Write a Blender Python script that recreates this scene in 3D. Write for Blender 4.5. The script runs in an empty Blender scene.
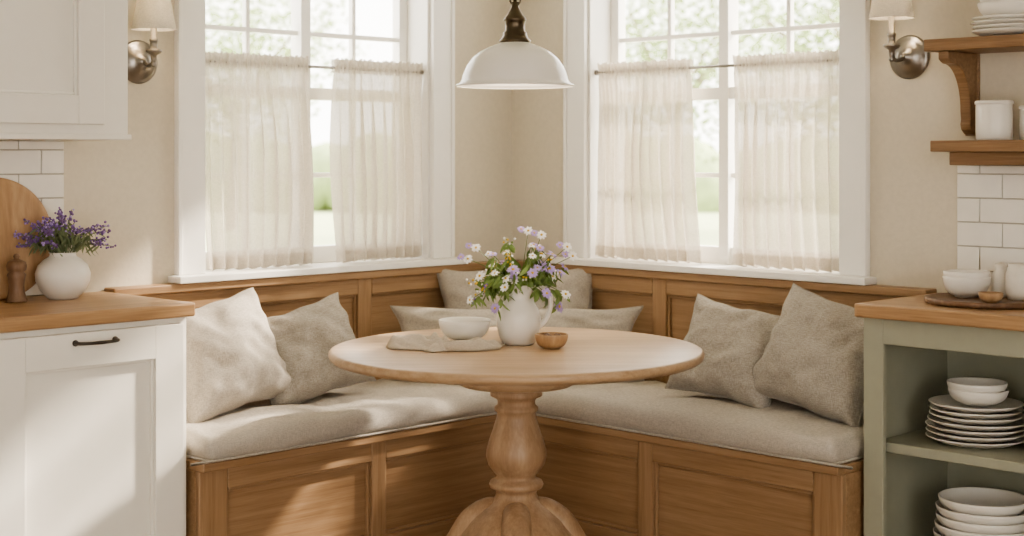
import bpy, bmesh, math, random
from mathutils import Vector, Matrix, noise
random.seed(7)
sc = bpy.context.scene
R2 = math.sqrt(0.5)
pi = math.pi

# ---------------------------------------------------------------- frames
def axes(o, x, y, z):
    m = Matrix.Identity(4)
    for i, v in enumerate((x, y, z, o)):
        for j in range(3): m[j][i] = v[j]
    return m
ML = axes((0,0,0), (-R2,-R2,0), (R2,-R2,0), (0,0,1))     # left wall: s along wall, n into room
MR = axes((0,0,0), (R2,-R2,0), (-R2,-R2,0), (0,0,1))     # right wall
I4 = Matrix.Identity(4)
T = Matrix.Translation
def RX(a): return Matrix.Rotation(a, 4, 'X')
def RY(a): return Matrix.Rotation(a, 4, 'Y')
def RZ(a): return Matrix.Rotation(a, 4, 'Z')

# ---------------------------------------------------------------- materials
def lin(c):
    return tuple(((v/255)/12.92 if v/255 <= .04045 else ((v/255+.055)/1.055)**2.4) for v in c) + (1,)
def newmat(name):
    m = bpy.data.materials.new(name); m.use_nodes = True
    nt = m.node_tree; b = nt.nodes['Principled BSDF']
    return m, nt, b
def coords(nt, rot=0, scale=(1,1,1)):
    tc = nt.nodes.new('ShaderNodeTexCoord')
    a = nt.nodes.new('ShaderNodeMapping'); a.inputs['Rotation'].default_value = (0,0,rot)
    b = nt.nodes.new('ShaderNodeMapping'); b.inputs['Scale'].default_value = scale
    nt.links.new(tc.outputs['Object'], a.inputs['Vector']); nt.links.new(a.outputs[0], b.inputs['Vector'])
    return b.outputs[0]
def noisen(nt, vec, scale, detail=4, rough=.55, dist=0):
    n = nt.nodes.new('ShaderNodeTexNoise'); n.inputs['Scale'].default_value = scale
    n.inputs['Detail'].default_value = detail; n.inputs['Roughness'].default_value = rough
    n.inputs['Distortion'].default_value = dist
    nt.links.new(vec, n.inputs['Vector']); return n.outputs['Fac']
def ramp(nt, fac, stops):
    r = nt.nodes.new('ShaderNodeValToRGB'); e = r.color_ramp.elements
    while len(e) < len(stops): e.new(.5)
    for i, (p, c) in enumerate(stops): e[i].position = p; e[i].color = c
    nt.links.new(fac, r.inputs['Fac']); return r.outputs['Color']
def bump(nt, b, h, strength, dist=.01):
    n = nt.nodes.new('ShaderNodeBump'); n.inputs['Strength'].default_value = strength
    n.inputs['Distance'].default_value = dist
    nt.links.new(h, n.inputs['Height']); nt.links.new(n.outputs[0], b.inputs['Normal'])
def plain(name, c, rough=.5, metal=0, nscale=20, var=.06, bmp=.05, spec=.5):
    m, nt, b = newmat(name)
    v = coords(nt); f = noisen(nt, v, nscale)
    c = lin(c); lo = tuple(x*(1-var) for x in c[:3])+(1,); hi = tuple(min(1,x*(1+var)) for x in c[:3])+(1,)
    nt.links.new(ramp(nt, f, [(.3,lo),(.7,hi)]), b.inputs['Base Color'])
    b.inputs['Roughness'].default_value = rough; b.inputs['Metallic'].default_value = metal
    b.inputs['Specular IOR Level'].default_value = spec
    if bmp: bump(nt, b, f, bmp, .004)
    return m
def wood(name, c1, c2, c3, rot=0, stretch=(1.5,44,44), rough=.45):
    m, nt, b = newmat(name)
    v = coords(nt, rot, stretch)
    f = noisen(nt, v, 1.4, 5, .6, .2)
    v2 = coords(nt, rot, tuple(x*4 for x in stretch)); g = noisen(nt, v2, 2.0, 3, .6)
    mx = nt.nodes.new('ShaderNodeMath'); mx.operation = 'MULTIPLY_ADD'
    nt.links.new(g, mx.inputs[0]); mx.inputs[1].default_value = .5; nt.links.new(f, mx.inputs[2])
    nt.links.new(ramp(nt, mx.outputs[0], [(.42,lin(c1)),(.75,lin(c2)),(1.0,lin(c3))]), b.inputs['Base Color'])
    b.inputs['Roughness'].default_value = rough
    bump(nt, b, mx.outputs[0], .08, .002)
    return m
def fabric(name, c, var=.16, sc_=170, bmp=.7):
    m, nt, b = newmat(name)
    va = coords(nt, pi/4, (1,1,8)); vb = coords(nt, pi/4, (7,7,1))
    fa = noisen(nt, va, sc_*.5, 2, .6); fb = noisen(nt, vb, sc_*.42, 2, .6)
    a = nt.nodes.new('ShaderNodeMath'); a.operation='ADD'; nt.links.new(fa,a.inputs[0]); nt.links.new(fb,a.inputs[1])
    a2 = nt.nodes.new('ShaderNodeMath'); a2.operation='MULTIPLY'; nt.links.new(a.outputs[0],a2.inputs[0]); a2.inputs[1].default_value=.5
    c = lin(c); lo = tuple(x*(1-var) for x in c[:3])+(1,); hi = tuple(min(1,x*(1+var)) for x in c[:3])+(1,)
    nt.links.new(ramp(nt, a2.outputs[0], [(.40,lo),(.60,hi)]), b.inputs['Base Color'])
    b.inputs['Roughness'].default_value = .95; b.inputs['Specular IOR Level'].default_value = .15
    b.inputs['Sheen Weight'].default_value = .1
    bump(nt, b, a2.outputs[0], bmp, .003)
    return m
oak = ((134,104,74),(158,127,95),(172,142,110))
W_L = wood('oak_left', *oak, rot=-pi/4)
W_R = wood('oak_right', *oak, rot=pi/4)
W_V = wood('oak_vertical', *oak, stretch=(44,44,1.5))
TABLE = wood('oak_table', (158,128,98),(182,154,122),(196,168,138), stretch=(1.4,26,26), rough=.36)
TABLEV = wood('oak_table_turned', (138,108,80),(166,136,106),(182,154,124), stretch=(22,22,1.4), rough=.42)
CTR_L = wood('counter_wood_left', (138,104,72),(174,140,104),(192,160,124), rot=-pi/4, stretch=(1,26,26), rough=.35)
CTR_R = wood('counter_wood_right', (138,104,72),(174,140,104),(192,160,124), rot=pi/4, stretch=(1,26,26), rough=.35)
SHELF = wood('shelf_wood', (114,86,60),(140,110,80),(158,128,96), rot=pi/4)
BOARD = wood('board_wood', (150,116,82),(178,144,108),(198,166,130), stretch=(10,10,1))
DARKW = wood('walnut', (92,68,50),(120,92,70),(140,112,88), stretch=(10,10,2))
FLOORW = wood('floor_wood', (124,102,80),(156,132,106),(174,150,124), rot=pi/4, stretch=(1,9,9), rough=.4)
WALL = plain('beige_plaster', (212,203,185), .85, nscale=60, var=.03, bmp=.2, spec=.2)
CEIL = plain('ceiling_white', (236,234,229), .9)
TRIM = plain('trim_white', (242,239,233), .42, var=.01, bmp=0)
CAB = plain('cabinet_white', (236,232,223), .42, var=.01, bmp=0)
SAGE = plain('sage_paint', (160,160,142), .5, var=.03, bmp=0)
TILE = plain('tile_glaze', (237,233,225), .15, nscale=9, var=.04, bmp=.08)
GROUT = plain('grout', (188,182,171), .9)
CERAM = plain('white_ceramic', (235,230,221), .28, var=.02, nscale=8, bmp=.02)
CERAM2 = plain('cream_ceramic', (226,219,207), .45, var=.05, nscale=30, bmp=.06)
ENAMEL = plain('white_enamel', (235,231,224), .22, var=.01, bmp=0)
BRONZE = plain('aged_bronze', (96,86,72), .38, metal=1)
PEWTER = plain('pewter', (146,141,135), .33, metal=1)
DARKM = plain('dark_metal', (84,78,72), .4, metal=.9)
LINEN = fabric('linen_cushion', (190,182,170), var=.15, bmp=.9)
PIL1 = fabric('linen_light', (184,176,164), var=.18, bmp=.9)
PIL2 = fabric('linen_grey', (166,159,148), var=.22, sc_=160, bmp=.9)
NAPK = fabric('napkin_linen', (200,190,175), sc_=300)
STEM = plain('stem_green', (98,118,62), .6)
LEAF = plain('leaf_green', (118,140,76), .55, var=.2)
SAGEL = plain('lavender_leaf', (120,132,98), .7)
PETW = plain('petal_white', (244,242,240), .6)
PETP = plain('petal_lilac', (180,158,214), .6)
PETV = plain('petal_violet', (134,106,172), .6)
LAV = plain('lavender_bud', (128,102,152), .7, var=.25)
YEL = plain('flower_center', (216,180,70), .7)
GRASS = plain('lawn', (184,192,152), .95, nscale=3, var=.1)
BARK = plain('bark', (146,136,122), .9)
FOL = plain('foliage', (164,178,130), .8, nscale=2, var=.22, bmp=0)

def cloth_trans(name, c, tr=.14, tl=.38):
    m, nt, b = newmat(name)
    out = nt.nodes['Material Output']
    v = coords(nt, pi/4, (1,1,6)); v2 = coords(nt, pi/4, (6,6,1))
    a = noisen(nt, v, 90, 2, .6); bb = noisen(nt, v2, 90, 2, .6)
    ad = nt.nodes.new('ShaderNodeMath'); ad.operation='ADD'; nt.links.new(a,ad.inputs[0]); nt.links.new(bb,ad.inputs[1])
    mu = nt.nodes.new('ShaderNodeMath'); mu.operation='MULTIPLY'; nt.links.new(ad.outputs[0],mu.inputs[0]); mu.inputs[1].default_value=.5
    c = lin(c); lo = tuple(x*.82 for x in c[:3])+(1,)
    col = ramp(nt, mu.outputs[0], [(.38,lo),(.62,c)])
    d = nt.nodes.new('ShaderNodeBsdfDiffuse'); t = nt.nodes.new('ShaderNodeBsdfTranslucent'); tp = nt.nodes.new('ShaderNodeBsdfTransparent')
    nt.links.new(col, d.inputs[0]); nt.links.new(col, t.inputs[0])
    m1 = nt.nodes.new('ShaderNodeMixShader'); m1.inputs[0].default_value = tl
    nt.links.new(d.outputs[0], m1.inputs[1]); nt.links.new(t.outputs[0], m1.inputs[2])
    m2 = nt.nodes.new('ShaderNodeMixShader'); m2.inputs[0].default_value = tr
    nt.links.new(m1.outputs[0], m2.inputs[1]); nt.links.new(tp.outputs[0], m2.inputs[2])
    nt.links.new(m2.outputs[0], out.inputs['Surface'])
    return m
CURT = cloth_trans('curtain_linen', (228,220,207), .10, .25)
SHADE = cloth_trans('lampshade_cloth', (236,230,218), 0.0, .3)
def emis(name, c, s):
    m, nt, b = newmat(name); b.inputs['Base Color'].default_value = lin(c)
    b.inputs['Emission Color'].default_value = lin(c); b.inputs['Emission Strength'].default_value = s
    return m
BULB = emis('bulb_glow', (255,226,180), 6)

# ---------------------------------------------------------------- builder
class B:
    def __init__(s): s.v=[]; s.f=[]; s.m=[]; s.sm=[]; s.mats=[]
    def mi(s, mat):
        if mat not in s.mats: s.mats.append(mat)
        return s.mats.index(mat)
    def add(s, M, vs, fs, mat, smooth=False):
        o = len(s.v); k = s.mi(mat)
        s.v += [M @ Vector(p) for p in vs]
        for f in fs: s.f.append(tuple(i+o for i in f)); s.m.append(k); s.sm.append(smooth)
    def box(s, M, x0,x1,y0,y1,z0,z1, mat):
        vs = [(x,y,z) for x in (x0,x1) for y in (y0,y1) for z in (z0,z1)]
        s.add(M, vs, [(0,1,3,2),(4,6,7,5),(0,4,5,1),(2,3,7,6),(0,2,6,4),(1,5,7,3)], mat)
    def lathe(s, M, prof, mat, seg=40, caps=True):
        vs=[]; fs=[]; n=len(prof)
        for r,z in prof:
            for i in range(seg):
                a=2*pi*i/seg; vs.append((r*math.cos(a), r*math.sin(a), z))
        for j in range(n-1):
            for i in range(seg):
                k=(i+1)%seg; fs.append((j*seg+i, j*seg+k, (j+1)*seg+k, (j+1)*seg+i))
        if caps:
            if prof[0][0] > 1e-5: fs.append(tuple(range(seg)))
            if prof[-1][0] > 1e-5: fs.append(tuple((n-1)*seg+i for i in range(seg)))
        s.add(M, vs, fs, mat, True)
    def tube(s, M, pts, rad, mat, seg=10, sub=6, caps=True, sq=1.0):
        P=[Vector(p) for p in pts]; 
        if not isinstance(rad,(list,tuple)): rad=[rad]*len(P)
        Q=[];Rr=[]
        for i in range(len(P)-1):
            p0=P[max(i-1,0)];p1=P[i];p2=P[i+1];p3=P[min(i+2,len(P)-1)]
            st = sub if len(P)>2 else 1
            for k in range(st):
                t=k/st
                Q.append(.5*((2*p1)+(p2-p0)*t+(2*p0-5*p1+4*p2-p3)*t*t+(3*p1-p0-3*p2+p3)*t**3))
                Rr.append(rad[i]*(1-t)+rad[i+1]*t)
        Q.append(P[-1]);Rr.append(rad[-1])
        vs=[];fs=[]
        tan=(Q[1]-Q[0]).normalized(); up=Vector((0,0,1)) if abs(tan.z)<.9 else Vector((1,0,0))
        nrm=(up-tan*up.dot(tan)).normalized()
        for i,q in enumerate(Q):
            tn=(Q[min(i+1,len(Q)-1)]-Q[max(i-1,0)]).normalized()
            nrm=(nrm-tn*nrm.dot(tn)).normalized(); bn=tn.cross(nrm)
            for k in range(seg):
                a=2*pi*k/seg; vs.append(tuple(q+(nrm*math.cos(a)+bn*math.sin(a)*sq)*Rr[i]))
        for j in range(len(Q)-1):
            for i in range(seg):
                k=(i+1)%seg; fs.append((j*seg+i,j*seg+k,(j+1)*seg+k,(j+1)*seg+i))
        if caps: fs.append(tuple(range(seg))); fs.append(tuple((len(Q)-1)*seg+i for i in range(seg)))
        s.add(M,vs,fs,mat,True)
    def grid(s, M, fn, nu, nv, mat, smooth=True):
        vs=[fn(i/nu,j/nv) for j in range(nv+1) for i in range(nu+1)]
        fs=[(j*(nu+1)+i,j*(nu+1)+i+1,(j+1)*(nu+1)+i+1,(j+1)*(nu+1)+i) for j in range(nv) for i in range(nu)]
        s.add(M,vs,fs,mat,smooth)
    def prism(s, M, outline, y0, y1, mat, smooth=False):
        n=len(outline); vs=[(x,y0,z) for x,z in outline]+[(x,y1,z) for x,z in outline]
        fs=[tuple(range(n)), tuple(range(2*n-1,n-1,-1))]+[(i,(i+1)%n,n+(i+1)%n,n+i) for i in range(n)]
        s.add(M,vs,fs,mat,smooth)
    def ico(s, M, c, r, mat, sub=1):
        bm=bmesh.new(); bmesh.ops.create_icosphere(bm, subdivisions=sub, radius=r)
        vs=[tuple(Vector(c)+v.co) for v in bm.verts]; fs=[tuple(v.index for v in f.verts) for f in bm.faces]; bm.free()
        s.add(M,vs,fs,mat,True)
    def done(s, name, bevel=0, origin=True, merge=False, solid=0, sub=0, recalc=True):
        xs=[v.x for v in s.v]; ys=[v.y for v in s.v]; zs=[v.z for v in s.v]
        o=Vector(((min(xs)+max(xs))/2,(min(ys)+max(ys))/2,min(zs))) if origin else Vector((0,0,0))
        me=bpy.data.meshes.new(name); me.from_pydata([tuple(v-o) for v in s.v],[],s.f)
        for m in s.mats: me.materials.append(m)
        for p,k,sm in zip(me.polygons,s.m,s.sm): p.material_index=k; p.use_smooth=sm
        bm=bmesh.new(); bm.from_mesh(me)
        if merge: bmesh.ops.remove_doubles(bm, verts=bm.verts, dist=1e-5)
        if recalc: bmesh.ops.recalc_face_normals(bm, faces=bm.faces)
        bm.to_mesh(me); bm.free()
        ob=bpy.data.objects.new(name, me); ob.location=o; sc.collection.objects.link(ob)
        if bevel:
            md=ob.modifiers.new('bevel','BEVEL'); md.width=bevel; md.segments=2; md.limit_method='ANGLE'; md.angle_limit=math.radians(50)
        if solid:
            md=ob.modifiers.new('solid','SOLIDIFY'); md.thickness=solid; md.offset=0
        if sub:
            md=ob.modifiers.new('sub','SUBSURF'); md.levels=sub; md.render_levels=sub
        return ob

# ---------------------------------------------------------------- room shell
CH = 2.6; WL = 6.2; WT=.2
OPL=(.445,1.495); OPR=(.413,1.576); OZ0=.915; OZ1=2.32
SB=.914; SS=.938     # window stool bottom / top
def wall(M, name, op, s0):
    b=B()
    b.box(M, s0, op[0], -WT,0, 0,CH, WALL); b.box(M, op[1], WL+WT, -WT,0, 0,CH, WALL)
    b.box(M, op[0],op[1], -WT,0, 0,OZ0, WALL); b.box(M, op[0],op[1], -WT,0, OZ1,CH, WALL)
    return b.done(name)
wall(ML,'wall_left',OPL,-WT); wall(MR,'wall_right',OPR,0)
# unseen far walls added behind the camera, openings sized to set interior fill light
def farwall(M,name,a,e):
    b=B()
    b.box(M,WL,WL+WT,0,a,0,CH,WALL); b.box(M,WL,WL+WT,e,WL,0,CH,WALL); b.box(M,WL,WL+WT,a,e,2.3,CH,WALL)
    b.done(name)
farwall(ML,'added_wall_left',3.5,4.85); farwall(MR,'added_wall_right',2.7,4.6)
b=B(); b.box(ML, -WT,WL+WT, -WT,WL+WT, -.08,0, FLOORW); b.done('floor')
b=B(); b.box(ML, -WT,WL+WT, -WT,WL+WT, CH,CH+.1, CEIL); b.done('ceiling')

def window(M, op, name, cs):
    b=B(); s0,s1=op; c0,c1=cs
    b.box(M, s0,s0+.018,-WT,0,OZ0,OZ1,TRIM); b.box(M, s1-.018,s1,-WT,0,OZ0,OZ1,TRIM)
    b.box(M, s0,s1,-WT,0,OZ1-.018,OZ1,TRIM)
    b.box(M, c0,s0+.006,0,.022,SS,OZ1+.1,TRIM); b.box(M, s1-.006,c1,0,.022,SS,OZ1+.1,TRIM)
    b.box(M, c0,c1,0,.024,OZ1,OZ1+.1,TRIM)
    b.box(M, c0-.0,c0+.016,.022,.03,SS,OZ1+.1,TRIM); b.box(M, c1-.016,c1,.022,.03,SS,OZ1+.1,TRIM)
    b.box(M, c0-.025,c1+.025,0,.078,SB,SS,TRIM); b.box(M, s0,s1,-WT-.02,0,SB,SS,TRIM)
    a,e=s0+.018,s1-.018; mid=(a+e)/2
    def bar(x0,x1,z0,z1,n0=-.155,n1=-.115): b.box(M,x0,x1,n0,n1,z0,z1,TRIM)
    bar(a,a+.04,SS,OZ1,-.165,-.12); bar(e-.04,e,SS,OZ1,-.165,-.12)
    bar(a,e,SS,1.0,-.165,-.12); bar(a,e,OZ1-.06,OZ1-.018,-.165,-.12)
    bar(a,e,1.545,1.59,-.165,-.11)
    bar(mid-.022,mid+.022,SS,OZ1,-.17,-.105)
    for k in (.25,.75):
        x=a+.02+(e-a-.04)*k; bar(x-.009,x+.009,.99,OZ1-.03,-.15,-.125)
    for z in (1.265,1.79,2.03): bar(a,e,z-.009,z+.009,-.151,-.126)
    return b.done(name, bevel=.003)
window(ML,OPL,'window_1',(.345,1.600)); window(MR,OPR,'window_2',(.313,1.678))

# ---------------------------------------------------------------- curtains
ZR=1.662
def curtain(M, s0, s1, sb0, sb1, seed, name='cafe_curtain'):
    b=B(); rnd=random.Random(seed); ph=rnd.random()*6; k=rnd.choice([8.5,9,9.5])
    zt=ZR+.034; zb=.944; zr=ZR-.002
    def nn(u,z,off=0):
        t=(zt-z)/(zt-zb)
        amp=.006+.020*min(1,max(0,(t-.04)*2.5))
        uu=u+.035*noise.noise(Vector((u*4+seed,t*1.0,0)))
        am=.75+.5*noise.noise(Vector((u*3.3,t*.8,seed+9)))
        w=math.sin(2*pi*k*uu+ph+1.2*noise.noise(Vector((u*3,t*1.3,seed))))
        w=w*am+.3*math.sin(2*pi*k*1.9*uu+ph*3)*(1-t*.5)
        fine=.005*math.sin(2*pi*k*3.1*uu+ph*2)*(1-t)**2
        bil=.016*math.sin(pi*t)*math.sin(pi*u)
        if abs(z-zr)<.015: amp*=.2; fine*=.6
        return -.036+amp*w+fine+bil+off+.012*max(0,1-t*6)
    def f(z0,z1,off):
        def g(u,v):
            z=z1+(z0-z1)*v; t=(zt-z)/(zt-zb)
            a=s0*(1-t)+sb0*t; e=s1*(1-t)+sb1*t
            wst=.012*math.sin(pi*min(1,t)); a+=wst; e-=wst
            zz=z+(.006*math.sin(2*pi*k*u+ph) if v>.98 and z0==zb else 0)
            if v==0 and z1==zt: zz+=.004*math.sin(2*pi*k*2.3*u+ph)
            return (a+(e-a)*u, nn(u,z,off), zz)
        return g
    b.grid(M, f(zb,zt,0), 220, 48, CURT)
    b.grid(M, f(zb,zb+.045,-.003), 220, 4, CURT)
    b.grid(M, f(zr-.016,zr+.034,-.018), 220, 6, CURT)
    return b.done(name, recalc=False)
curtain(ML,1.468,1.02,1.45,.985,1); curtain(ML,.895,.470,.875,.468,2)
curtain(MR,.45,.90,.440,.925,3); curtain(MR,1.10,1.548,1.10,1.54,4)
for M,op in ((ML,OPL),(MR,OPR)):
    b=B(); b.tube(M,[(op[0]+.018,-.034,ZR),(op[1]-.018,-.034,ZR)],.0055,PEWTER)
    for x,d in ((op[0]+.018,1),(op[1]-.018,-1)): b.tube(M,[(x,-.034,ZR),(x+.012*d,-.034,ZR)],.011,PEWTER,seg=14)
    b.done('curtain_rod')

# ---------------------------------------------------------------- panelled face helper
def shaker(b,M,s0,s1,z0,z1,n0,n1,fw,mat,top=None,bot=None,molding=True):
    top=top or fw; bot=bot or fw
    b.box(M,s0,s0+fw,n0,n1,z0,z1,mat); b.box(M,s1-fw,s1,n0,n1,z0,z1,mat)
    b.box(M,s0+fw,s1-fw,n0,n1,z1-top,z1,mat); b.box(M,s0+fw,s1-fw,n0,n1,z0,z0+bot,mat)
    if molding:
        w=.009; a,e,c,d=s0+fw,s1-fw,z0+bot,z1-top; m=n0+(n1-n0)*.55
        b.box(M,a,a+w,n0,m,c,d,mat); b.box(M,e-w,e,n0,m,c,d,mat); b.box(M,a+w,e-w,n0,m,c,c+w,mat); b.box(M,a+w,e-w,n0,m,d-w,d,mat)

# ---------------------------------------------------------------- bench
b=B(); BN=.53
for M,W,end in ((ML,W_L,1.862),(MR,W_R,1.922)):
    st = 0 if M is ML else BN
    b.box(M, st, end, 0.002,BN, 0,.40, W)
    e0=BN+.02
    stiles=[(e0,e0+.05),(1.14,1.20),(end-.10,end)]
    for a,e in stiles: b.box(M,a,e,BN,BN+.022,0,.40,W_V)
    for (a0,a1),(c0,c1) in zip(stiles[:-1],stiles[1:]):
        b.box(M,a1,c0,BN,BN+.022,.335,.40,W); b.box(M,a1,c0,BN,BN+.022,0,.085,W)
        w=.012
        b.box(M,a1,a1+w,BN,BN+.011,.085,.335,W_V); b.box(M,c0-w,c0,BN,BN+.011,.085,.335,W_V)
        b.box(M,a1+w,c0-w,BN,BN+.011,.323,.335,W); b.box(M,a1+w,c0-w,BN,BN+.011,.085,.097,W)
    b.box(M, (0 if M is ML else .575), end, .002,.575,.40,.426,W)
    b0=0.002 if M is ML else .03
    b.box(M,b0,end,.002,.03,.426,.885,W)
    stiles=[(.05,.10),(.785,.85),(end-.08,end)]
    for a,e in stiles: b.box(M,a,e,.03,.05,.426,.885,W_V)
    for (a0,a1),(c0,c1) in zip(stiles[:-1],stiles[1:]):
        b.box(M,a1,c0,.03,.05,.825,.885,W); b.box(M,a1,c0,.03,.05,.426,.55,W)
        w=.01
        b.box(M,a1,a1+w,.03,.041,.55,.825,W_V); b.box(M,c0-w,c0,.03,.041,.55,.825,W_V); b.box(M,a1+w,c0-w,.03,.041,.815,.825,W)
    b.box(M,b0,end,.002,.068,.885,.913,W)
b.done('banquette_bench', bevel=.004)

# ---------------------------------------------------------------- seat cushions
def cushion(M,s0,s1,n0,n1,z0,z1,seed):
    b=B(); cx,cy,cz=(s0+s1)/2,(n0+n1)/2,(z0+z1)/2; hx,hy,hz=(s1-s0)/2,(n1-n0)/2,(z1-z0)/2
    r=.038
    bm=bmesh.new(); bmesh.ops.create_cube(bm,size=2)
    for v in bm.verts: v.co=Vector((v.co.x*hx,v.co.y*hy,v.co.z*hz))
    bmesh.ops.bevel(bm,geom=bm.edges[:],offset=r,segments=5,affect='EDGES',profile=.5)
    for cut in range(1,int(2*hx/.03)):
        x=-hx+cut*.03; g=bm.verts[:]+bm.edges[:]+bm.faces[:]; bmesh.ops.bisect_plane(bm,geom=g,plane_co=(x,0,0),plane_no=(1,0,0))
    for cut in range(1,int(2*hy/.03)):
        y=-hy+cut*.03; g=bm.verts[:]+bm.edges[:]+bm.faces[:]; bmesh.ops.bisect_plane(bm,geom=g,plane_co=(0,y,0),plane_no=(0,1,0))
    vs=[]
    for v in bm.verts:
        p=v.co.copy(); q=Vector((p.x*4+seed,p.y*4,p.z*6)); 
        if p.z>-.01:
            crown=.014*(1-(p.x/hx)**4)*(1-(p.y/hy)**4)
            p.z+=crown+.010*noise.noise(q)+.010*noise.noise(Vector((q.x*3.3,q.y*1.6,0)))
        edge=max(abs(p.x)/hx,abs(p.y)/hy)
        p.x+=.006*noise.noise(q*1.7+Vector((5,0,0)))*edge; p.y+=.010*noise.noise(q*1.9+Vector((0,9,0)))*edge
        vs.append((p.x+cx,p.y+cy,p.z+cz))
    bm.verts.index_update()
    fs=[tuple(v.index for v in f.verts) for f in bm.faces]; bm.free()
    b.add(M,vs,fs,LINEN,True)
    pts=[]; z=z0+.006
    for (sx,sy) in ((1,1),(-1,1),(-1,-1),(1,-1)):
        c=Vector((cx+sx*(hx-r),cy+sy*(hy-r),0)); a0={(1,1):0,(-1,1):pi/2,(-1,-1):pi,(1,-1):1.5*pi}[(sx,sy)]
        for i in range(5):
            a=a0+i*pi/8; pts.append((c.x+math.cos(a)*(r-.012),c.y+math.sin(a)*(r-.012),z))
    pts.append(pts[0]); b.tube(M,pts,.0045,LINEN,seg=6,sub=3)
    return b.done('seat_cushion')
cushion(ML,.60,1.855,.055,.588,.426,.508,1)
cushion(MR,.60,1.915,.055,.588,.426,.508,2)
cushion(ML,.055,.592,.055,.592,.426,.506,3)

# ---------------------------------------------------------------- pillows
def pillow(M,w,h,t,mat,seed,name='throw_pillow',n=40):
    b=B()
    def pt(u,v,side):
        x=w/2*u*(1-.12*(1-v*v)*abs(u)**2); z=h/2*v*(1-.12*(1-u*u)*abs(v)**2)
        cu=max(0,1-abs(u)**2.4); cv=max(0,1-abs(v)**2.4)
        th=t/2*(cu*cv)**.44
        q=Vector((u*1.8+seed*3.1,v*1.8,side*2))
        th*=1+.28*noise.noise(q)
        th+=.016*noise.noise(q*2.5)*(cu*cv)**.3
        ang=math.atan2(v,u); rr=math.hypot(u,v)
        th+=.009*math.sin(ang*16+seed+2*noise.noise(q))*max(0,rr-.55)*(cu*cv)**.3
        x+=.012*noise.noise(Vector((v*2,seed,0))); z+=.014*noise.noise(Vector((u*2,0,seed)))
        th*=1-.2*v
        return (x,side*th,z)
    for side in (1,-1):
        b.grid(M,lambda a,c:pt(math.sin((a*2-1)*pi/2)*1.0,math.sin((c*2-1)*pi/2),side),n,n,mat)
    pts=[]
    for k in range(81):
        a=k/80*4; e=int(a)%4; f=(a-int(a))*2-1
        u,v=[(f,-1),(1,f),(-f,1),(-1,-f)][e]; pts.append(pt(u,v,1))
    b.tube(M,pts,.0035,mat,seg=6,sub=1)
    return b.done(name,merge=True)
def wallpillow(M,s,n,w,h,t,lean,roll,yaw,mat,seed,z=.508):
    zc=z+h/2*math.cos(lean)*(math.cos(roll)+.55*abs(math.sin(roll)))
    return pillow(M@T((s,n,zc))@RZ(yaw)@RX(lean)@RY(roll),w,h,t,mat,seed)
ra=math.radians
wallpillow(ML,1.592,.275,.44,.385,.22,ra(24),ra(7),ra(4),PIL1,1)
wallpillow(ML,1.25,.27,.41,.335,.20,ra(26),ra(12),ra(-10),PIL2,2)
wallpillow(MR,1.31,.27,.40,.345,.20,ra(24),ra(8),ra(-8),PIL2,3)
wallpillow(MR,1.675,.27,.46,.395,.22,ra(24),ra(9),ra(4),PIL2,4)
pillow(T((.018,-.40,.508+.20))@RX(ra(-14)),.63,.41,.17,PIL1,5,'lumbar_pillow')
pillow(T((.018,-.63,.508+.135))@RX(ra(-18)),.94,.285,.18,PIL1,6,'lumbar_pillow')

# ---------------------------------------------------------------- table
TX,TY=.013,-1.65; TZ=.762; MT=T((TX,TY,TZ-.75))
b=B(); r=.56
b.lathe(MT,[(0,.716),(r-.03,.716),(r-.012,.719),(r-.008,.724),(r-.002,.727),(r,.733),(r,.741),(r-.004,.747),(r-.010,.75),(0,.75)],TABLE,seg=96)
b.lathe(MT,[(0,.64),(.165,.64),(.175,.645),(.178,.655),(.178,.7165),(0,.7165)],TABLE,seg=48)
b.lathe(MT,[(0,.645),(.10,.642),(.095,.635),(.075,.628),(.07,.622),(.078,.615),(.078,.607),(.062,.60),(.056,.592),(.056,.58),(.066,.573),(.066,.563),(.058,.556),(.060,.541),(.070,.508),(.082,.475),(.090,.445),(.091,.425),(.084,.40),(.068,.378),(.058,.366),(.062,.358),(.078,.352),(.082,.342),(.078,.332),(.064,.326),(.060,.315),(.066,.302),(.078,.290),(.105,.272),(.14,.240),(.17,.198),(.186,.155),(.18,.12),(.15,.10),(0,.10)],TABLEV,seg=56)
for k in range(4):
    Mk=T((TX,TY,0))@RZ(k*pi/2)
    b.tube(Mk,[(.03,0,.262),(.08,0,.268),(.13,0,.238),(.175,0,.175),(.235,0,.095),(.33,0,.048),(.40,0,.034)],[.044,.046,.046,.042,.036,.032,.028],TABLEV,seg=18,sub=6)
    b.lathe(Mk@T((.38,0,0)),[(0,0),(.03,0),(.034,.012),(.03,.03),(0,.035)],TABLE,seg=20)
b.done('round_pedestal_table')

# ---------------------------------------------------------------- ceramics
def bowlprof(r,h,foot=.45,t=.005):
    o=[(0,0),(r*foot,0),(r*foot,h*.07)]
    for i in range(1,11):
        a=i/10; o.append((r*(foot+(1-foot)*math.sin(a*pi/2)**.9),h*(.07+.93*(1-math.cos(a*pi/2))**.9)))
    inn=[(max(0,x-t),z+ (t if i>0 else t)) for i,(x,z) in enumerate(o[3:])]
    inn[-1]=(r-t*1.0,h)
    return o+[(r-t*.5,h+.0015)]+inn[::-1]+[(0,h*.07+t)]
def bowl(name,loc,r,h,mat=CERAM,foot=.45):
    b=B(); b.lathe(T(loc),bowlprof(r,h,foot),mat); return b.done(name)
PX,PY=.020,-1.56
b=B(); MP=T((PX,PY,TZ))
prof=[(0,0),(.044,0),(.050,.004),(.060,.025),(.067,.055),(.068,.08),(.062,.105),(.050,.125),(.043,.14),(.042,.152),(.047,.168),(.054,.180)]
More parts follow.
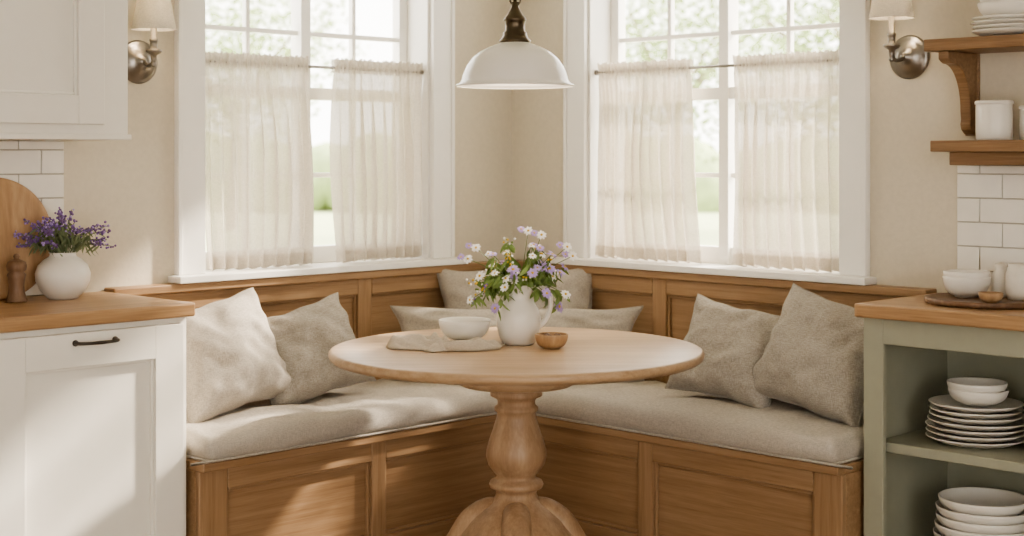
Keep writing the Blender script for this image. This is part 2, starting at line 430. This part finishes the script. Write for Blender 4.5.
prof2=prof+[(.052,.1825)]+[(max(0,x-.005),z) for x,z in prof[::-1][:-2]]+[(0,.008)]
o=len(b.v); b.lathe(MP,prof2,CERAM,seg=48)
for i in range(o,len(b.v)):
    v=b.v[i]; d=v-Vector((PX,PY,TZ)); t=max(0,(d.z-.14)/.04)
    ang=math.atan2(d.y,-d.x); wgt=math.exp(-(ang/.45)**2)*t
    v.x-=.016*wgt; v.z+=.005*wgt
b.tube(MP,[(.042,0,.16),(.066,0,.172),(.092,0,.155),(.098,0,.12),(.086,0,.08),(.062,0,.052)],[.008,.0085,.0085,.008,.0075,.009],CERAM,seg=12)
b.done('ceramic_pitcher')

def leafm(b,M,L,w,mat):
    vs=[];fs=[]; n=6
    for i in range(n+1):
        t=i/n; ww=w*math.sin(pi*min(1,t*.96+.02))**.8; zz=-.25*L*t*t
        vs+=[(-ww,t*L,zz+ww*.3),(0,t*L,zz),(ww,t*L,zz+ww*.3)]
    for i in range(n):
        for k in (0,1): fs.append((i*3+k,i*3+k+1,i*3+k+4,i*3+k+3))
    b.add(M,vs,fs,mat,True)
def dirM(p,d,roll=0):
    q=Vector(d).normalized().to_track_quat('Z','Y').to_matrix().to_4x4()
    return T(p)@q@RZ(roll)
def daisy(b,p,d,r,matp,n=9):
    Md=dirM(p,d,random.random()*6)
    for i in range(n):
        Mi=Md@RZ(2*pi*i/n+random.uniform(-.1,.1))@RX(ra(random.uniform(-5,25)))
        leafm(b,Mi,r,r*.26,matp)
    b.lathe(Md,[(0,-.002),(r*.26,0),(r*.24,r*.12),(r*.12,r*.2),(0,r*.22)],YEL,seg=10)
b=B(); base=Vector((PX,PY,TZ+.12)); random.seed(21)
for k in range(66):
    a=random.uniform(0,2*pi); rad=math.sqrt(random.random()); 
    x=rad*math.cos(a)*.16; y=rad*math.sin(a)*.11; z=.230-.115*rad*rad-random.random()*.12
    tip=base+Vector((x,y,z-.015)); m=base+Vector((x*.25,y*.25,.07))
    b0=base+Vector((x*.12,y*.12,-.05))
    b.tube(I4,[b0,m,tip],[.0016,.0014,.001],STEM,seg=5,sub=4,caps=False)
    d=(tip-base).normalized()+Vector((random.uniform(-.5,.5),-.45+random.uniform(-.5,.3),.3))
    c=random.random()
    if c<.30: daisy(b,tip,d,random.uniform(.012,.019),PETW,9)
    elif c<.66: daisy(b,tip,d,random.uniform(.014,.022),PETP,11)
    elif c<.80: daisy(b,tip,d,random.uniform(.010,.015),PETV,9)
    else:
        for q in range(8): b.ico(I4,tip+Vector([random.gauss(0,.008) for _ in range(3)]),.004,random.choice([YEL,PETW,LEAF]),1)
    for q in range(8):
        t=random.uniform(.2,.98); p=m.lerp(tip,t)
        leafm(b,dirM(p,(random.uniform(-1,1),random.uniform(-1,1),.4+random.random()),random.random()*6)@RX(ra(-70)),random.uniform(.025,.05),random.uniform(.004,.009),LEAF)
for sx,sy,sz in ((.165,-.02,.150),(.15,.03,.175),(-.155,.0,.14),(.07,-.02,.215),(.03,.02,.225),(-.13,-.01,.175)):
    tip=base+Vector((sx,sy,sz)); b.tube(I4,[base,base+Vector((sx*.35,sy*.35,.09)),tip],[.0015,.0012,.001],STEM,seg=5,sub=4)
    daisy(b,tip,(sx,-.8,.5),.016,PETW); daisy(b,tip+Vector((-.022,.01,.005)),(sx,-.8,.6),.013,PETP)
b.done('wildflower_bouquet',recalc=False)

# napkin: loosely gathered, rumpled cloth
b=B()
def nap(cx,cy,w,d,z,rot,seed,amp,fold):
    c,s=math.cos(rot),math.sin(rot)
    def f(u,v):
        x=(u-.5)*w; y=(v-.5)*d
        x+=.035*noise.noise(Vector((v*1.8,seed,1))); y+=.035*noise.noise(Vector((u*2.0,seed,4)))
        cx_=abs(u-.5)*2; cy_=abs(v-.5)*2; k=1-.16*(cx_*cy_)**2; x*=k; y*=k
        e=min(u,1-u,v,1-v); rise=min(1,e*9)**.6
        warp=1.6*noise.noise(Vector((u*1.7,v*1.7,seed)))
        r1=(.5+.5*math.sin(v*fold+u*3.0+warp*2.4+seed))**2.0
        r2=(.5+.5*math.sin(u*fold*.8-v*4+warp*3+seed*2))**3
        zz=z*rise+amp*(r1+.6*r2)*rise+.004*noise.noise(Vector((u*6,v*6,seed)))*rise
        return (cx+x*c-y*s, cy+x*s+y*c, TZ+.002+max(0,zz))
    return f
b.grid(I4,nap(-.19,-1.61,.34,.19,.002,ra(4),1.0,.004,16),90,50,NAPK)
b.grid(I4,nap(-.270,-1.665,.21,.13,.008,ra(-20),2.7,.020,13),80,46,NAPK)
b.grid(I4,nap(-.145,-1.695,.24,.10,.004,ra(18),5.1,.018,12),80,40,NAPK)
b.done('linen_napkin',solid=.003,recalc=False)
bowl('cereal_bowl',(-.145,-1.545,TZ+.010),.080,.062,CERAM,.45)
b=B(); b.lathe(T((.118,-1.665,TZ)),bowlprof(.050,.042,.5,.005),BOARD,seg=28)
for k in range(16): b.ico(T((.118,-1.665,TZ+.025)),(random.uniform(-.028,.028),random.uniform(-.028,.028),random.uniform(0,.014)),.008,DARKW,2)
b.done('small_wooden_bowl')

# ---------------------------------------------------------------- pendant
b=B(); PZ=1.545; MPd=T((.009,-1.65,PZ))
out=[(.177,0),(.1785,.003),(.177,.006),(.166,.011),(.160,.020),(.156,.036),(.146,.060),(.130,.084),(.108,.103),(.082,.117),(.060,.125),(.046,.131),(.042,.134)]
b.lathe(MPd,[(0.0,.136),(.042,.135)]+out[::-1]+[(.174,0)]+[(x-.004,max(.001,z-.003)) for x,z in out[1:]]+[(0,.131)],ENAMEL,seg=64,caps=False)
b.lathe(MPd,[(0,.132),(.046,.132),(.048,.138),(.040,.146),(.036,.154),(.036,.162),(.030,.166),(.030,.194),(.034,.198),(.034,.204),(.024,.214),(.016,.229),(.011,.239),(.011,.254),(0,.254)],BRONZE,seg=28)
b.tube(MPd,[(0,0,.25),(0,0,CH-PZ)],.0055,BRONZE)
b.lathe(MPd,[(0,CH-PZ-.03),(.05,CH-PZ-.028),(.06,CH-PZ-.005),(.06,CH-PZ-.0005),(0,CH-PZ-.0005)],BRONZE)
b.tube(MPd,[(-.016,0,.259),(0,0,.279),(.016,0,.259),(0,0,.239),(-.016,0,.259)],.003,BRONZE,seg=6)
b.lathe(MPd,[(0,.045),(.018,.05),(.028,.07),(.024,.09),(.014,.105),(.014,.128),(0,.128)],BULB,seg=20)
b.done('pendant_lamp')

# ---------------------------------------------------------------- sconces
def sconce(M,s,z,n=.12,dz=.10):
    b=B()
    Mp=M@T((s,0,z))@RX(-pi/2)
    b.lathe(Mp,[(0,.0),(.070,.0),(.072,.006),(.064,.012),(.058,.013),(.054,.020),(.032,.026),(.018,.034),(.012,.045),(0,.045)],PEWTER,seg=40)
    b.tube(M,[(s,.04,z),(s,.06,z-.012),(s,n-.02,z-.014),(s,n,z+.0),(s,n,z+.03)],[.008,.007,.007,.008,.008],PEWTER,seg=12)
    Mc=M@T((s,n,z))
    b.lathe(Mc,[(0,-.022),(.006,-.02),(.010,-.012),(.006,-.005),(.009,.005),(.010,.018),(.024,.026),(.027,.032),(.024,.036),(.012,.038),(.012,.06),(.014,.062),(.014,.07),(.010,.072),(.010,dz+.03),(0,dz+.03)],PEWTER,seg=24)
    b.lathe(Mc,[(.072,dz),(.046,dz+.135),(.0445,dz+.134),(.0705,dz+.0005)],SHADE,seg=40,caps=False)
    b.ico(Mc,(0,0,dz+.055),.022,BULB,2)
    b.tube(Mc,[(-.06,0,dz+.04),(.06,0,dz+.04)],.0018,PEWTER,seg=6)
    b.done('wall_sconce')
    lt=bpy.data.lights.new('sconce_bulb','POINT'); lt.energy=1.5; lt.color=(1,.85,.66); lt.shadow_soft_size=.02
    lo=bpy.data.objects.new('sconce_bulb',lt); lo.location=M@Vector((s,n,z+dz+.09)); sc.collection.objects.link(lo)
sconce(ML,1.738,1.645,.10,.10); sconce(MR,1.825,1.657,.115,.118)

# ---------------------------------------------------------------- left base cabinet + counter
b=B(); C0=1.875; C1=3.7
b.box(ML,C0,C1,.002,.50,.10,.86,CAB); b.box(ML,C0+.02,C1,.002,.44,0,.10,CAB)
b.box(ML,C0,C1,.50,.503,.10,.86,CAB)
for a,e in ((1.90,2.495),(2.505,3.10),(3.11,3.69)):
    b.box(ML,a+.08,e-.08,.503,.509,.20,.76,CAB)
    shaker(b,ML,a,e,.13,.842,.503,.529,.095,CAB)
b.done('base_cabinet',bevel=.003)
b=B(); b.box(ML,1.862,C1,.002,.535,.861,.902,CTR_L); b.done('wood_countertop',bevel=.006)
b=B()
for c in (2.19,2.80):
    b.tube(ML,[(c-.062,.529,.815),(c-.06,.550,.815),(c-.03,.558,.814),(c,.560,.814),(c+.03,.558,.814),(c+.06,.550,.815),(c+.062,.529,.815)],[.006,.005,.0045,.0055,.0045,.005,.006],DARKM,seg=12)
    for d in (-.062,.062): b.lathe(ML@T((c+d,.529,.815))@RX(-pi/2),[(0,0),(.009,0),(.009,.003),(.005,.005),(0,.005)],DARKM,seg=16)
b.done('cabinet_pull')
b=B(); U0=1.968
b.box(ML,U0,3.5,.002,.33,1.40,CH-.01,CAB)
b.box(ML,U0-.006,3.5,.002,.342,1.385,1.402,CAB)
for a,e in ((2.06,2.60),(2.61,3.2)):
    b.box(ML,a+.07,e-.07,.33,.336,1.50,2.4,CAB)
    shaker(b,ML,a,e,1.43,2.45,.33,.356,.085,CAB)
b.done('wall_cabinet',bevel=.003)

def tiles(M,s0,s1,z0,z1,name):
    b=B(); b.box(M,s0,s1,.001,.005,z0,z1,GROUT)
    tw,th,g=.150,.072,.0035; row=0; z=z0+.002
    while z<z1-.01:
        zt=min(z+th,z1-.001); x=s0+.001-(tw/2 if row%2 else 0)
        while x<s1:
            a=max(x,s0+.001); e=min(x+tw,s1)
            if e-a>.012: b.box(M,a,e,.005,.0115,z,zt,TILE)
            x+=tw+g
        z+=th+g; row+=1
    return b.done(name,bevel=.002)
tiles(ML,2.005,3.5,.903,1.384,'tile_backsplash'); tiles(MR,1.995,3.5,.903,1.308,'tile_backsplash')

# ---------------------------------------------------------------- right cabinet (sage, open)
b=B(); S0=1.942; S1=3.5; N=.45
b.box(MR,S0,S0+.022,.002,N,.0,.86,SAGE); b.box(MR,S1-.022,S1,.002,N,0,.86,SAGE)
b.box(MR,S0,S1,.002,.014,0,.86,SAGE); b.box(MR,S0,S1,.002,N,.842,.86,SAGE)
b.box(MR,S0+.02,S1,.012,N-.015,.462,.492,SAGE)
b.box(MR,S0+.02,S1,.012,N-.005,.10,.125,SAGE); b.box(MR,S0,S1,N-.03,N-.02,0,.1,SAGE)
b.box(MR,S0,S0+.066,N,N+.02,0,.86,SAGE); b.box(MR,S0+.066,S1,N,N+.02,.785,.86,SAGE); b.box(MR,S0+.066,S1,N,N+.02,.05,.125,SAGE)
b.box(MR,2.64,2.70,N,N+.02,.125,.785,SAGE)
b.done('open_shelf_cabinet',bevel=.003)
b=B(); b.box(MR,1.928,S1,.002,.50,.861,.902,CTR_R); b.done('wood_countertop',bevel=.006)

def plateprof(r,h=.020,t=.004):
    return [(0,0),(r*.55,0),(r*.57,.003),(r*.75,.006),(r*.97,h-.003),(r,h),(r-.001,h+.002),(r*.95,h),(r*.74,.011),(r*.6,.008),(0,.008)]
def stack(M,s,n,z,items,name):
    b=B()
    for kind,r,h,step in items:
        j=random.uniform(-.003,.003)
        Mx=M@T((s+j,n-j,z))
        if kind=='p': b.lathe(Mx,plateprof(r,h),CERAM,seg=44)
        else: b.lathe(Mx,bowlprof(r,h,.5,.004),CERAM,seg=40)
        z+=step
    return b.done(name)
stack(MR,2.195,.26,.492,[('p',.145,.022,.0165)]*4+[('p',.135,.022,.0165)]*3+[('b',.086,.045,.02)]*2,'plate_stack')
stack(MR,2.22,.27,.125,[('p',.145,.026,.02)]*3+[('b',.138,.05,.026)]*4+[('b',.128,.05,.02)],'bowl_stack')
stack(MR,2.46,.27,.492,[('b',.10,.06,.028)]*4,'bowl_stack')
stack(MR,2.53,.27,.125,[('b',.12,.06,.028)]*5,'bowl_stack')

# ---------------------------------------------------------------- wall shelves right
b=B()
b.box(MR,2.0,3.4,.002,.225,1.656,1.692,SHELF)
b.done('wall_shelf',bevel=.003)
b=B()
b.box(MR,2.022,3.4,.002,.225,1.35,1.384,SHELF); b.box(MR,2.05,3.4,.002,.16,1.309,1.35,SHELF)
b.done('wall_shelf',bevel=.003)
def bracket(s):
    b=B()
    Mb=MR@axes((s,0,0),(0,1,0),(1,0,0),(0,0,1))
    pts=[(.012,1.656),(.19,1.656),(.19,1.632),(.178,1.625)]
    for i in range(13):
        a=i/12; pts.append((.165-.11*math.sin(a*pi/2)**.9, 1.620-.145*(1-math.cos(a*pi/2))))
    pts+=[(.052,1.45),(.056,1.435),(.05,1.418),(.03,1.405),(.012,1.40)]
    b.prism(Mb,pts,0,.035,SHELF)
    b.box(Mb,.002,.014,-.006,.041,1.40,1.656,SHELF)
    b.done('shelf_bracket',bevel=.003)
bracket(2.03); bracket(2.95)
def canister(s,n,r,h):
    b=B(); M=MR@T((s,n,1.384))
    b.lathe(M,[(0,0),(r*.94,0),(r,.005),(r,h*.86),(r*.97,h*.88),(r*.97,h*.885),(r*1.05,h*.89),(r*1.05,h*.96),(r*.98,h*.985),(r*.3,h),(0,h)],CERAM,seg=36)
    b.done('ceramic_canister')
canister(2.18,.125,.054,.122); canister(2.285,.08,.042,.105); canister(2.40,.12,.055,.14)
stack(MR,2.235,.125,1.692,[('p',.115,.018,.013)]*4+[('b',.095,.05,.022)]*3,'plate_stack')

# right counter items
b=B(); Mt=MR@T((2.215,.235,.902))
b.lathe(Mt,[(0,0),(.17,0),(.178,.004),(.18,.012),(.178,.018),(.172,.018),(.168,.013),(0,.012)],DARKW,seg=56)
b.done('wooden_tray')
b=B(); b.lathe(MR@T((2.13,.2,.915)),bowlprof(.070,.06,.5),CERAM); b.lathe(MR@T((2.13,.2,.935)),bowlprof(.068,.056,.5),CERAM); b.done('serving_bowl')
b=B(); b.lathe(MR@T((2.205,.13,.915)),[(0,0),(.026,0),(.028,.01),(.028,.06),(.022,.075),(.016,.085),(.020,.092),(.018,.10),(0,.104)],CERAM2,seg=24); b.done('salt_shaker')
b=B(); b.lathe(MR@T((2.285,.16,.915)),[(0,0),(.04,0),(.046,.02),(.046,.075),(.038,.095),(.04,.105),(.034,.104),(.032,.09),(0,.085)],CERAM2,seg=28); b.done('ceramic_jar')
b=B(); b.lathe(MR@T((2.265,.31,.914)),bowlprof(.035,.028,.5,.004),BOARD,seg=24); b.done('pinch_bowl')

# ---------------------------------------------------------------- left counter items
MV=ML@T((2.085,.15,.902))
b=B()
vp=[(0,0),(.040,0),(.046,.004),(.066,.025),(.080,.055),(.082,.078),(.074,.102),(.056,.120),(.042,.128),(.038,.134),(.042,.142)]
b.lathe(MV,vp+[(.038,.142),(.034,.134),(.038,.127),(.052,.116),(.070,.1),(.076,.078),(.06,.03),(0,.01)],CERAM,seg=44)
b.done('round_vase')
b=B(); base=MV@Vector((0,0,.13)); random.seed(5)
for k in range(52):
    a=random.uniform(0,2*pi); rad=math.sqrt(random.random())
    tip=base+Vector((rad*math.cos(a)*.155,rad*math.sin(a)*.09,.15-.07*rad*rad-random.random()*.06))
    m=base.lerp(tip,.5)+Vector((0,0,.02))
    b.tube(I4,[base+Vector((math.cos(a)*.01,math.sin(a)*.01,-.02)),m,tip],[.0015,.0013,.001],SAGEL,seg=5,sub=3,caps=False)
    d=(tip-m).normalized()
    for q in range(13):
        p=tip-d*(q*.0030)+Vector([random.gauss(0,.004) for _ in range(3)])
        b.ico(I4,p,random.uniform(.003,.005),random.choice([LAV,LAV,PETV,PETP]),1)
    for q in range(5):
        leafm(b,dirM(m.lerp(tip,random.uniform(-.4,.5)),(random.uniform(-1,1),random.uniform(-1,1),.8),random.random()*6)@RX(ra(-60)),random.uniform(.03,.05),.0035,SAGEL)
b.done('lavender_bunch',recalc=False)
b=B(); b.lathe(ML@T((2.235,.15,.902)),[(0,0),(.030,0),(.032,.006),(.028,.014),(.024,.03),(.022,.05),(.025,.07),(.028,.082),(.022,.09),(.028,.096),(.030,.108),(.026,.12),(.014,.126),(.008,.13),(.010,.137),(.006,.144),(0,.145)],DARKW,seg=28); b.done('pepper_mill')
def board(s,n,r,t,lean,mat):
    b=B(); M=ML@T((s,n,.902))@RX(lean)@T((0,0,r))@RX(-pi/2)
    b.lathe(M,[(0,0),(r-.004,0),(r,.004),(r,t-.004),(r-.004,t),(r-.02,t),(r-.024,t-.002),(0,t-.002)],mat,seg=72); b.done('round_cutting_board')
board(2.25,.06,.186,.018,ra(7),BOARD)
b=B(); M=ML@T((2.46,.095,.902))@RX(ra(9)); b.box(M,-.09,.09,0,.016,0,.30,BOARD); b.box(M,-.02,.02,0,.016,.30,.37,BOARD); b.done('paddle_cutting_board',bevel=.006)

# ---------------------------------------------------------------- outside
b=B(); b.box(I4,-40,40,.45,60,-.35,-.3,GRASS); b.done('lawn')
def tree(x,y,h,r,seed):
    rnd=random.Random(seed); b=B()
    b.tube(I4,[(x,y,-.3),(x+.1,y,h*.3),(x-.05,y,h*.6)],[.16,.12,.07],BARK,seg=10)
    for k in range(7):
        a=rnd.uniform(0,6.28); b.tube(I4,[(x,y,h*.35),(x+math.cos(a)*r*.4,y+math.sin(a)*r*.4,h*.55),(x+math.cos(a)*r*.8,y+math.sin(a)*r*.8,h*.7)],[.06,.04,.02],BARK,seg=6)
    vs=[];fs=[]
    for k in range(5200):
        d=Vector((rnd.gauss(0,1),rnd.gauss(0,1),rnd.gauss(0,1))).normalized()*(rnd.random()**.4)
        lump=1+.3*noise.noise(d*2+Vector((seed,0,0)))
        p=Vector((x,y,h*.62))+Vector((d.x*r,d.y*r,d.z*h*.4))*lump
        s_=rnd.uniform(.05,.09); m=dirM(p,(rnd.gauss(0,1),rnd.gauss(0,1),rnd.gauss(0,1)))
        o=len(vs); vs+=[tuple(m@Vector(q)) for q in ((-s_,0,0),(0,-s_*.6,0),(s_,0,0),(0,s_*.6,0))]; fs.append((o,o+1,o+2,o+3))
    b.add(I4,vs,fs,FOL); b.done('tree',recalc=False)
for i,(x,y,h,r) in enumerate(((6.0,19,5.2,2.2),(3.4,26,6.0,2.6),(11,27,6.5,3.0),(-6.2,27,6.0,2.6),(-12,28,6.5,3.0))): tree(x,y,h,r,i+1)
b=B(); random.seed(3)
for k in range(60):
    x=-22+k*.75; 
    b.ico(I4,(x,38+random.uniform(-.5,.5),.4+random.uniform(-.1,.3)),random.uniform(1.0,1.5),FOL,2)
b.done('hedge')

# ---------------------------------------------------------------- light
w=bpy.data.worlds.new('World'); sc.world=w; w.use_nodes=True
bg=w.node_tree.nodes['Background']; bg.inputs[0].default_value=(1.0,.957,.895,1); bg.inputs[1].default_value=6.8
sun=bpy.data.lights.new('sun','SUN'); sun.energy=14; sun.angle=ra(3); sun.color=(1,.88,.74)
so=bpy.data.objects.new('sun',sun); sc.collection.objects.link(so)
so.rotation_euler=Vector((-.85,-.42,-.60)).to_track_quat('-Z','Y').to_euler()
pl=bpy.data.lights.new('pendant_bulb','POINT'); pl.energy=3; pl.color=(1,.88,.72); pl.shadow_soft_size=.03
po=bpy.data.objects.new('pendant_bulb',pl); po.location=(.009,-1.65,1.582); sc.collection.objects.link(po)

# ---------------------------------------------------------------- camera
cd=bpy.data.cameras.new('camera'); cam=bpy.data.objects.new('camera',cd); sc.collection.objects.link(cam); sc.camera=cam
cam.location=(0,-6.15,1.34); cam.rotation_euler=(pi/2,0,0)
cd.sensor_width=36; cd.lens=1500/1024*36; cd.shift_y=-113/1024; cd.clip_end=200
cd.dof.use_dof=True; cd.dof.focus_distance=4.6; cd.dof.aperture_fstop=2.8
try:
    sc.view_settings.look='AgX - Medium High Contrast'
except Exception as ex: print(ex)
